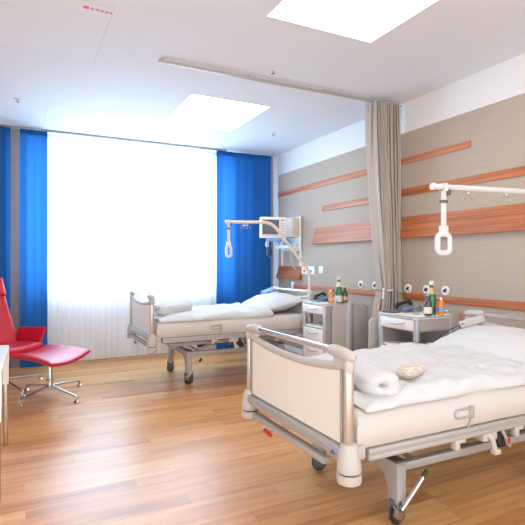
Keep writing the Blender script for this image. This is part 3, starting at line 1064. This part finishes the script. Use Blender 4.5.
# ------------------------------------------------------------------ nightstands
def nightstand(x0, x1, y0, y1, flap_side, label, open_side, flap):
    """front faces -x; flap_side / open_side: +1 = +y, -1 = -y; flap: (x start, x end, offset)"""
    cx, cy = (x0 + x1) / 2, (y0 + y1) / 2
    t = thing('nightstand', label, 'nightstand', (cx, cy, 0), group='white hospital nightstands')
    a, b = (x1 - x0) / 2, (y1 - y0) / 2
    zt = .835
    # worktop: rounded towards the open side
    def rr(a, b, r, n=6):
        pts = []
        for (sx, sy, a0) in ((1, 1, 0), (-1, 1, 90), (-1, -1, 180), (1, -1, 270)):
            for k in range(n + 1):
                g = math.radians(a0 + 90 * k / n)
                pts.append((sx * (a - r) + r * math.cos(g), sy * (b - r) + r * math.sin(g)))
        return pts
    tp = obj('worktop', prism(new(), rr(a + .012, b + .012, .045), 'z', zt - .022, zt, .004), 'ns_white', t)
    bm = new()
    pts = [(x, y, zt - .004) for x, y in rr(a + .012, b + .012, .045)]
    tube(bm, pts, .006, 8, closed=True)
    obj('edge_trim', bm, 'ns_alu', tp)
    # corner posts, back and side sheets, floors
    bm = new()
    for sx in (-1, 1):
        for sy in (-1, 1):
            box(bm, sx * a - .016 - sx * .014, sx * a + .016 - sx * .014, sy * b - .022 - sy * .02, sy * b + .022 - sy * .02, .10, zt - .022, .010, 3)
    obj('corner_post', bm, 'ns_alu', t)
    s = open_side
    bm = new()
    box(bm, -a + .02, a - .02, -s * b - .006 + s * .012, -s * b + .006 + s * .012, .12, zt - .022)   # closed side
    box(bm, -a + .02, a - .02, s * b - .006 - s * .012, s * b + .006 - s * .012, .12, .565)          # open side, lower part
    box(bm, -a + .02, a - .02, s * b - .006 - s * .008, s * b + .006 - s * .008, .725, zt - .022)    # open side, upper band
    box(bm, a - .020, a - .010, -b + .02, b - .02, .12, zt - .022)                                      # back
    box(bm, -a + .02, a - .02, -b + .012, b - .012, .12, .135)
    obj('carcass', bm, 'ns_grey', t)
    bm = new()
    box(bm, -a + .015, a - .02, -b + .012, b - .012, .572, .588, .003)
    sh = obj('shelf', bm, 'ns_white', t)
    bm = new()
    box(bm, -a + .06, a - .08, -b + .05, b - .05, .588, .602, .006)
    obj('tray_insert', bm, 'ns_grey', sh)
    bm = new()
    box(bm, -a + .02, a - .02, -b + .015, b - .015, .712, .722)
    obj('drawer_floor', bm, 'ns_grey', t)
    for k, (z0, z1, nm) in enumerate(((.724, .808, 'drawer'), (.395, .566, 'drawer'), (.14, .385, 'door'))):
        f = obj(nm, box(new(), -a - .008, -a + .014, -b + .034, b - .034, z0, z1, .004), 'ns_white', t)
        bm = new()
        z = z1 - .03 if k == 0 else z1 - .04
        n = 12
        tube(bm, [(-a - .008 - .024 * math.sin(PI * i / n), -.105 + .21 * i / n, z - .016 * math.sin(PI * i / n)) for i in range(n + 1)], .0055, 8)
        obj('handle', bm, 'ns_alu', f)
    bm = new()
    tube(bm, [(a - .05, s * (b - .012), zt - .002), (a - .05, s * (b - .012), zt + .030), (a - .012, s * (b - .012), zt + .030), (a - .012, s * (b - .15), zt + .030), (a - .012, s * (b - .15), zt - .002)], .004, 8, fillet=.03)
    obj('gallery_rail', bm, 'chrome', t)
    # folded bed-table leaf on its column
    fx0, fx1, fy, z0, z1 = flap
    fs = flap_side
    poly = []
    r = .045
    for (qx, qz, a0) in ((fx1 - r, z1 - r, 0), (fx0 + r, z1 - r, 90), (fx0 + r, z0 + r, 180), (fx1 - r, z0 + r, 270)):
        for k in range(7):
            g = math.radians(a0 + 15 * k)
            poly.append((qx + r * math.cos(g) - cx, qz + r * math.sin(g)))
    lf = obj('table_leaf', prism(new(), poly, 'y', fy - cy - .011, fy - cy + .011, .004), 'ns_grey', t)
    bm = new()
    xc = fx0 + (fx1 - fx0) * .46 - cx
    ysig = fy - cy + fs * .011
    n = 10
    col = [(xc + .045 * math.cos(PI * k / n), ysig + fs * .036 * math.sin(PI * k / n)) for k in range(n + 1)]
    prism(bm, col, 'z', .15, zt + .0)
    obj('leaf_column', bm, 'ns_alu', lf)
    bm = new()
    tube(bm, [(xc, ysig - fs * .02, zt - .03), (xc, fs * b - fs * .0, zt - .03)], .012, 8)
    tube(bm, [(xc, ysig - fs * .02, .2), (xc, fs * b, .2)], .012, 8)
    obj('leaf_bracket', bm, 'ns_alu', lf)
    for sx in (-1, 1):
        for sy in (-1, 1):
            px, py = sx * (a - .04), sy * (b - .045)
            bm = new()
            box(bm, px - .014, px + .018, py - .018, py - .012, .04, .10, .003)
            box(bm, px - .014, px + .018, py + .012, py + .018, .04, .10, .003)
            box(bm, px - .014, px + .014, py - .018, py + .018, .09, .105, .003)
            c = obj('caster', bm, 'darkgrey', t)
            obj('wheel', lathe(new(), [(0, -.010), (.033, -.010), (.036, -.005), (.036, .005), (.033, .010), (0, .010)], n=20, T=TR((px + .006, py, .036)) @ Matrix.Rotation(PI / 2, 4, 'X')), 'dark', c)
    return t
nightstand(2.70, 3.08, 2.765, 3.205, 1, 'near nightstand with bottles on top, right of the grey curtain', -1, (2.665, 3.10, 3.285, .24, .775))
nightstand(2.745, 3.10, 4.075, 4.505, -1, 'far nightstand with a folded grey table leaf, left of the grey curtain', 1, (2.80, 3.235, 4.02, .235, .822))

ZN = .8355
def bottle(name, x, y, prof, m, label, cat, group, cap='cap', caph=None, lab=None, lm='label', neck=None, neckm='gold'):
    t = thing(name, label, cat, (x, y, ZN), group=group)
    obj('glass_body', lathe(new(), prof, n=22), m, t)
    top_r, top_z = prof[-1][0], prof[-1][1]
    ch = caph or .02
    obj('cap', lathe(new(), [(top_r + .003, top_z - ch * .6), (top_r + .004, top_z), (top_r + .003, top_z + ch * .4), (0, top_z + ch * .45)], n=16), cap, t)
    def rad(z):
        for (r0, z0), (r1, z1) in zip(prof, prof[1:]):
            if z0 <= z <= z1 and z1 > z0:
                return r0 + (r1 - r0) * (z - z0) / (z1 - z0)
        return prof[-1][0]
    if lab:
        z0, z1 = lab
        obj('label_band', lathe(new(), [(rad(z0) + .0008, z0), (rad(z1) + .0008, z1)], n=22), lm, t)
    if neck:
        z0, z1 = neck
        zs = [z0 + (z1 - z0) * k / 4 for k in range(5)]
        obj('neck_label', lathe(new(), [(rad(z) + .0008, z) for z in zs], n=22), neckm, t)
    return t
wine = [(.034, 0), (.037, .004), (.037, .13), (.034, .155), (.022, .185), (.015, .21), (.0135, .245), (.0145, .248), (.0145, .256)]
beer = [(.027, 0), (.030, .004), (.030, .085), (.027, .105), (.016, .13), (.0125, .15), (.0125, .168)]
juice = [(.024, 0), (.0275, .004), (.0275, .085), (.025, .10), (.019, .115), (.018, .13)]
bottle('green_bottle', 2.91, 2.825, wine, 'green_glass', 'tall green bottle with pale neck foil on the near nightstand', 'bottle', 'green bottles', caph=.03, lab=(.02, .07), lm='brown_glass', neck=(.165, .215))
bottle('dark_bottle', 2.84, 2.79, beer, 'brown_glass', 'short dark bottle with pale label on the near nightstand', 'bottle', 'dark bottles', cap='lightblue', lab=(.02, .07))
bottle('juice_bottle', 2.985, 2.80, juice, 'juice', 'small orange juice bottle on the near nightstand', 'bottle', 'orange juice bottles', cap='steel', lab=(.03, .06), lm='lightblue')
bottle('juice_bottle', 2.845, 4.105, juice, 'juice', 'small orange juice bottle left of the green bottle on the far nightstand', 'bottle', 'orange juice bottles', cap='steel', lab=(.03, .05), lm='ns_grey')
bottle('green_bottle', 2.948, 4.118, wine, 'green_glass', 'tall green bottle with white neck and label on the far nightstand', 'bottle', 'green bottles', caph=.03, lab=(.01, .075), lm='cap', neck=(.165, .215), neckm='label')
bottle('dark_bottle', 3.02, 4.112, beer, 'brown_glass', 'short brown bottle right of the green bottle on the far nightstand', 'bottle', 'dark bottles', cap='gold', lab=(.025, .065), lm='gold')

def tumbler(x, y, label, r=.031, h=.085):
    p = [(0, .0), (r * .86, 0), (r * .9, .003), (r, h), (r - .002, h), (r * .9 - .002, .008), (0, .008)]
    o = obj('tumbler', lathe(new(), p, n=24), 'drink_glass')
    o.location = (x, y, ZN)
    tag(o, label, 'drinking glass', 'clear tumblers')
tumbler(2.80, 2.875, 'clear tumbler nearest the front left on the near nightstand', .03)
tumbler(2.845, 2.925, 'clear tumbler tucked behind the front one on the near nightstand', .03)
tumbler(2.882, 4.086, 'clear tumbler in front of the bottles on the far nightstand', .024, .05)

def phone(x, y, rz, label):
    t = thing('telephone', label, 'telephone', (x, y, ZN), rz, group='dark bedside telephones')
    bm = new()
    prism(bm, [(-.09, 0), (.09, 0), (.09, .045), (.07, .05), (-.085, .015)], 'y', -.075, .075, .004)
    b = obj('base', bm, 'darkgrey', t)
    bm = new()
    for i in range(3):
        for j in range(4):
            px = -.055 + .026 * j
            box(bm, px - .008, px + .008, -.05 + .024 * i, -.034 + .024 * i, .02 + .006 * j, .03 + .0055 * j, .002, 1)
    obj('key', bm, 'lightblue', b)
    bm = new()
    tube(bm, [(-.085, .05, .03), (-.07, .05, .052), (-.03, .05, .062), (.04, .05, .075), (.075, .05, .075), (.095, .05, .055)], [.018, .02, .014, .014, .02, .018], 10)
    obj('handset', bm, 'dark', t)
phone(2.945, 3.125, .05, 'dark telephone at the back of the near nightstand')
phone(2.92, 4.36, .3, 'dark telephone beside the bottles on the far nightstand')
bm = new()
prism(bm, [(-.05, -.06), (.05, -.06), (.05, .06), (-.05, .06)], 'z', 0, .012, .004)
o = obj('glasses_tray', bm, 'darkgrey', None); o.location = (2.765, 3.12, ZN); o.rotation_euler = (0, 0, .3)
tag(o, 'flat dark grey case on the left front of the near nightstand', 'case')
bm = new()
prism(bm, [(-.045, -.05), (.045, -.05), (.045, .05), (-.045, .05)], 'z', 0, .014, .004)
o = obj('blue_case', bm, 'lightblue', None); o.location = (2.80, 4.30, ZN); o.rotation_euler = (0, 0, .2)
tag(o, 'flat blue case in front of the telephone on the far nightstand', 'case')

# ------------------------------------------------------------------ wall rail with monitor
wr = thing('medical_station', 'white medical wall board with dispenser and supplies right of the monitor', 'medical station', (XP, 5.86, 1.22))
bm = new()
box(bm, -.018, 0, -.245, .30, .19, .66, .004)
for y in (-.245, .27):
    box(bm, -.03, -.0, y, y + .03, -.02, .66, .003)
obj('back_board', bm, 'ns_white', wr)
bm = new()
box(bm, -.17, -.018, -.22, .20, .225, .24, .003)
box(bm, -.175, -.165, -.22, .20, .225, .265, .003)
obj('shelf', bm, 'ns_white', wr)
bm = new()
box(bm, -.14, -.018, -.21, .05, .37, .63, .012, 3)
d = obj('dispenser', bm, 'beige', wr)
obj('dispenser_front', box(new(), -.146, -.138, -.19, .03, .40, .615, .004), 'beige', d)
obj('dispenser_side', box(new(), -.13, -.03, .05, .09, .39, .62, .006), 'bedgrey', d)
bm = new()
lathe(bm, [(.026, 0), (.028, .005), (.028, .09), (.018, .10), (.012, .12), (0, .122)], (-.09, .0, .24), 16)
lathe(bm, [(.02, 0), (.02, .07), (.012, .085), (0, .09)], (-.11, -.1, .24), 16)
obj('flow_meter', bm, 'lightblue', wr)
bm = new()
lathe(bm, [(.03, 0), (.035, .005), (.038, .075), (0, .075)], (-.10, .12, .24), 16)
lathe(bm, [(.022, 0), (.024, .005), (.024, .05), (0, .05)], (-.08, -.17, .24), 14)
obj('beaker', bm, 'cap', wr)
bm = new()
tube(bm, [(-.05, -.02, .23), (-.06, -.03, .08), (-.05, -.06, .0), (-.02, -.1, -.07)], .005, 6, fillet=.06)
obj('tubing', bm, 'cap', wr)

mo = thing('patient_monitor', 'white patient monitor with dark screen on a bracket in the corner', 'monitor', (3.02, 5.70, 1.715), math.radians(-17))
# local: screen faces -y
T = Matrix.Rotation(.06, 4, 'X')
obj('housing', box(new(), -.175, .175, -.03, .06, -.14, .14, .012, 3, T), 'monitor', mo)
obj('screen', box(new(), -.15, .075, -.033, -.028, -.09, .105, .003, 1, T), 'screen', mo)
bm = new()
for k in range(5):
    box(bm, .095, .15, -.034, -.029, .045 - .035 * k, .065 - .035 * k, .002, 1, T)
obj('key', bm, 'beige', mo)
obj('alarm_lamp', box(new(), .095, .14, -.035, -.029, .085, .105, .003, 1, T), 'orange_plastic', mo)
obj('lower_strip', box(new(), -.15, .075, -.034, -.029, -.104, -.099, .001, 1, T), 'pink', mo)
bm = new()
tube(bm, [(0, .05, 0), (.02, .13, -.06), (.22, .36, -.08)], .022, 10, fillet=.05)
obj('bracket_arm', bm, 'monitor', mo)
bm = new()
box(bm, -.09, .12, -.02, .05, -.185, -.14, .008)
obj('module', bm, 'lightblue', mo)
bm = new()
tube(bm, [(-.07, .0, -.17), (-.10, -.02, -.22), (-.09, -.03, -.26)], .012, 8, fillet=.03)
tube(bm, [(-.05, .0, -.17), (-.07, -.01, -.21), (-.05, -.02, -.40)], .006, 8, fillet=.03)
cb = obj('cable', bm, 'cap', mo)
bm = new()
lathe(bm, [(.0, 0), (.03, .008), (.04, .04), (.036, .10), (.02, .135), (0, .14)], (-.06, -.02, -.39), 16)
obj('sensor_pouch', bm, 'navy', mo)

# ------------------------------------------------------------------ armchair, ottoman, table
def star_base(root, feet, hub_z, col_r, top, m='steel'):
    bm = new()
    lathe(bm, [(.0, hub_z - .03), (col_r * 1.25, hub_z - .03), (col_r * 1.3, hub_z + .02), (col_r, hub_z + .03), (col_r, top), (0, top)], n=20)
    lathe(bm, [(.0, hub_z + .05), (col_r * 1.7, hub_z + .05), (col_r * 1.7, hub_z + .062), (0, hub_z + .062)], n=20)
    obj('column', bm, m, root)
    for (x, y) in feet:
        d = Vector((x, y, 0)).normalized()
        bm = new()
        tube(bm, [d * .02 + Vector((0, 0, hub_z)), Vector((x, y, .055)) * .98 + Vector((0, 0, .0)), Vector((x, y, .018))], [.018] + [.014] * 7 + [.011], 10, fillet=.03, sq=.7)
        l = obj('leg', bm, m, root)
        obj('glide', lathe(new(), [(.026, 0), (.028, .006), (.018, .016), (.010, .022), (0, .022)], (x, y, 0), 16), m, l)

ot = thing('ottoman', 'red leather ottoman on a four-legged chrome star base', 'ottoman', (.26, 4.945, 0))
star_base(ot, [(-.26, -.235), (.20, -.335), (.29, .285), (-.195, .315)], .10, .022, .37)
bm = new()
c, s_ = Vector((-.02, -.155)), None
P00, P10, P11, P01 = Vector((-.34, -.10)), Vector((-.035, -.69)), Vector((.335, -.185)), Vector((-.02, .315))
def seat_pt(u, v):
    p = P00 * (1 - u) * (1 - v) + P10 * u * (1 - v) + P11 * u * v + P01 * (1 - u) * v
    return p
def seat_fn(zo):
    def f(u, v):
        p = seat_pt(u, v)
        q = p - seat_pt(.5, .5)
        p = seat_pt(.5, .5) + q * 1.0
        # shallow dish, rim rising towards one end
        z = .405 + .045 * ((2 * v - 1) ** 2) * .8 - .018 * ((2 * u - 1) ** 2)
        return (p.x, p.y, z + zo)
    return f
def cushion(bm, f, nu, nv, th, edge=.08):
    """padded cushion over surface f: full in the middle, rounded at the rim"""
    A, B = [], []
    us = [0, edge * .1, edge * .35, edge * .7] + [edge + (1 - 2 * edge) * k / nu for k in range(nu + 1)] + [1 - edge * .7, 1 - edge * .35, 1 - edge * .1, 1]
    vs = us
    n = len(us) - 1
    def pr(u, v):
        e = min(u, 1 - u, v, 1 - v) / edge
        e = min(1, max(0, e))
        return math.sqrt(1 - (1 - e) ** 2)
    for i, u in enumerate(us):
        ra, rb = [], []
        for j, v in enumerate(vs):
            p = Vector(f(u, v)); k = pr(u, v)
            a = bm.verts.new(p + Vector((0, 0, th / 2 * k)))
            ra.append(a)
            rb.append(a if i in (0, n) or j in (0, n) else bm.verts.new(p - Vector((0, 0, th / 2 * k))))
        A.append(ra); B.append(rb)
    for i in range(n):
        for j in range(n):
            bm.faces.new((A[i][j], A[i + 1][j], A[i + 1][j + 1], A[i][j + 1]))
            bm.faces.new((B[i][j], B[i][j + 1], B[i + 1][j + 1], B[i + 1][j]))
    return bm
obj('seat', cushion(new(), seat_fn(0), 12, 12, .05), 'leather', ot, 60)
bm = new()
box(bm, -.12, .10, -.26, -.04, .365, .382, .005)
obj('mounting_plate', bm, 'dark', ot)

AC = (-.14, 5.42)
ac = thing('armchair', 'red leather swivel armchair with headrest at the left edge', 'armchair', (AC[0], AC[1], 0), math.radians(-60))
# local: chair faces +x
ang = [math.radians(a) for a in (98, -7, 188, 278)]
star_base(ac, [(.44 * math.cos(a), .44 * math.sin(a)) for a in ang], .10, .026, .34)
obj('seat', cushion(new(), lambda u, v: (-.28 + .54 * u, -.26 + .52 * v, .385 + .03 * u - .03 * math.sin(PI * v)), 12, 12, .10), 'leather', ac, 60)
bm = new()
box(bm, -.15, .15, -.15, .15, .325, .345, .005)
obj('mounting_plate', bm, 'dark', ac)
def back_fn(u, v):
    # u across, v up: leaning back, narrower at the top, hollowed
    w = .29 - .085 * v
    y = w * (2 * u - 1)
    z = .37 + .58 * v
    x = -.24 - .17 * v - .02 * math.sin(PI * v) - .05 * math.sin(PI * u) + .05
    return (x, y, z)
def shell(bm, f, nu, nv, th, edge=.09):
    """cushion thickened along the surface's own normal"""
    us = [0, edge * .12, edge * .4, edge * .75] + [edge + (1 - 2 * edge) * k / nu for k in range(nu + 1)] + [1 - edge * .75, 1 - edge * .4, 1 - edge * .12, 1]
    n = len(us) - 1
    A, B = [], []
    for i, u in enumerate(us):
        ra, rb = [], []
        for j, v in enumerate(us):
            p = Vector(f(u, v))
            du = Vector(f(min(1, u + .01), v)) - Vector(f(max(0, u - .01), v))
            dv = Vector(f(u, min(1, v + .01))) - Vector(f(u, max(0, v - .01)))
            nn = du.cross(dv).normalized()
            e = min(1, min(u, 1 - u, v, 1 - v) / edge)
            k = math.sqrt(1 - (1 - e) ** 2)
            a = bm.verts.new(p + nn * th / 2 * k)
            ra.append(a)
            rb.append(a if i in (0, n) or j in (0, n) else bm.verts.new(p - nn * th / 2 * k))
        A.append(ra); B.append(rb)
    for i in range(n):
        for j in range(n):
            bm.faces.new((A[i][j], A[i + 1][j], A[i + 1][j + 1], A[i][j + 1]))
            bm.faces.new((B[i][j], B[i][j + 1], B[i + 1][j + 1], B[i + 1][j]))
    return bm
obj('backrest', shell(new(), back_fn, 12, 12, .07), 'leather', ac, 60)
def head_fn(u, v):
    w = .205 - .01 * v
    return (-.345 - .06 * v - .03 * math.sin(PI * u) + .035, w * (2 * u - 1), .90 + .19 * v)
obj('headrest', shell(new(), head_fn, 10, 10, .075, .14), 'leather', ac, 60)
for sg in (-1, 1):
    def arm_fn(u, v):
        # wing arm: u back to front, v up; flares outwards at its tip
        x = -.26 + (.42 + .06 * v) * u
        y = sg * (.275 + .03 * v + .03 * u * v * v)
        z = .36 + (.205 + .03 * u) * v
        return (x, y, z)
    obj('armrest', shell(new(), arm_fn, 10, 10, .032, .08), 'leather', ac, 60)

tb = thing('side_table', 'white table with slim chrome legs cut by the left edge', 'table', (-.452, 3.32, 0), -.022)
ZT = .685
obj('tabletop', box(new(), -.38, .38, -.47, .445, ZT - .022, ZT, .004), 'table', tb)
bm = new()
for (a0, a1, b0, b1) in ((-.36, .36, -.45, -.43), (-.36, .36, .405, .425), (-.36, -.34, -.43, .405), (.34, .36, -.43, .405)):
    box(bm, a0, a1, b0, b1, ZT - .085, ZT - .022)
obj('apron', bm, 'table', tb)
for sx in (-1, 1):
    for sy in (-1, 1):
        x, y = sx * .362, (.425 if sy > 0 else -.45)
        bm = new()
        box(bm, x - .016, x + .016, y - .016, y + .016, 0.0, ZT - .022, .012, 3)
        l = obj('leg', bm, 'steel', tb)
        bm = new()
        prism(bm, [(x - .02, ZT - .022), (x + .02, ZT - .022), (x + .02, ZT - .10), (x + .017, ZT - .26), (x - .017, ZT - .26), (x - .02, ZT - .10)], 'y', y - .02, y + .02)
        obj('leg_collar', bm, 'table', l)

# ------------------------------------------------------------------ light and camera
w = bpy.data.worlds.new('daylight')
sc.world = w
w.use_nodes = True
nt = w.node_tree
bg = nt.nodes['Background']
# cool bright sky on the window side, warmer and dimmer light from the ward side
tc = nt.nodes.new('ShaderNodeTexCoord')
sx = nt.nodes.new('ShaderNodeSeparateXYZ')
nt.links.new(tc.outputs['Generated'], sx.inputs[0])
rp = nt.nodes.new('ShaderNodeValToRGB')
rp.color_ramp.elements[0].position = .55
rp.color_ramp.elements[1].position = .72
WARM, COOL = (.90, .92, .95), (.50, .77, 1.0)
KW, KC = 1.28, 8.5
rp.color_ramp.elements[0].color = [c * KW for c in WARM] + [1]
rp.color_ramp.elements[1].color = [c * KC for c in COOL] + [1]
nt.links.new(math_node(nt, 'ADD', math_node(nt, 'MULTIPLY', sx.outputs['Y'], .5), .5), rp.inputs['Fac'])
nt.links.new(rp.outputs['Color'], bg.inputs['Color'])
bg.inputs['Strength'].default_value = 1.0

cam = bpy.data.cameras.new('camera')
co = bpy.data.objects.new('camera', cam)
COL.objects.link(co)
co.location = (0, 0, 1.25)
co.rotation_euler = (PI / 2, 0, math.radians(-26.66))
cam.sensor_width = 36
cam.lens = 485 / 525 * 36
cam.clip_start = .05
sc.camera = co

sc.view_settings.view_transform = 'Standard'
sc.view_settings.look = 'None'
sc.view_settings.gamma = 1
sc.view_settings.exposure = 1.25
sc.cycles.use_denoising = True
sc.cycles.max_bounces = 10
sc.cycles.diffuse_bounces = 6
sc.cycles.transparent_max_bounces = 12
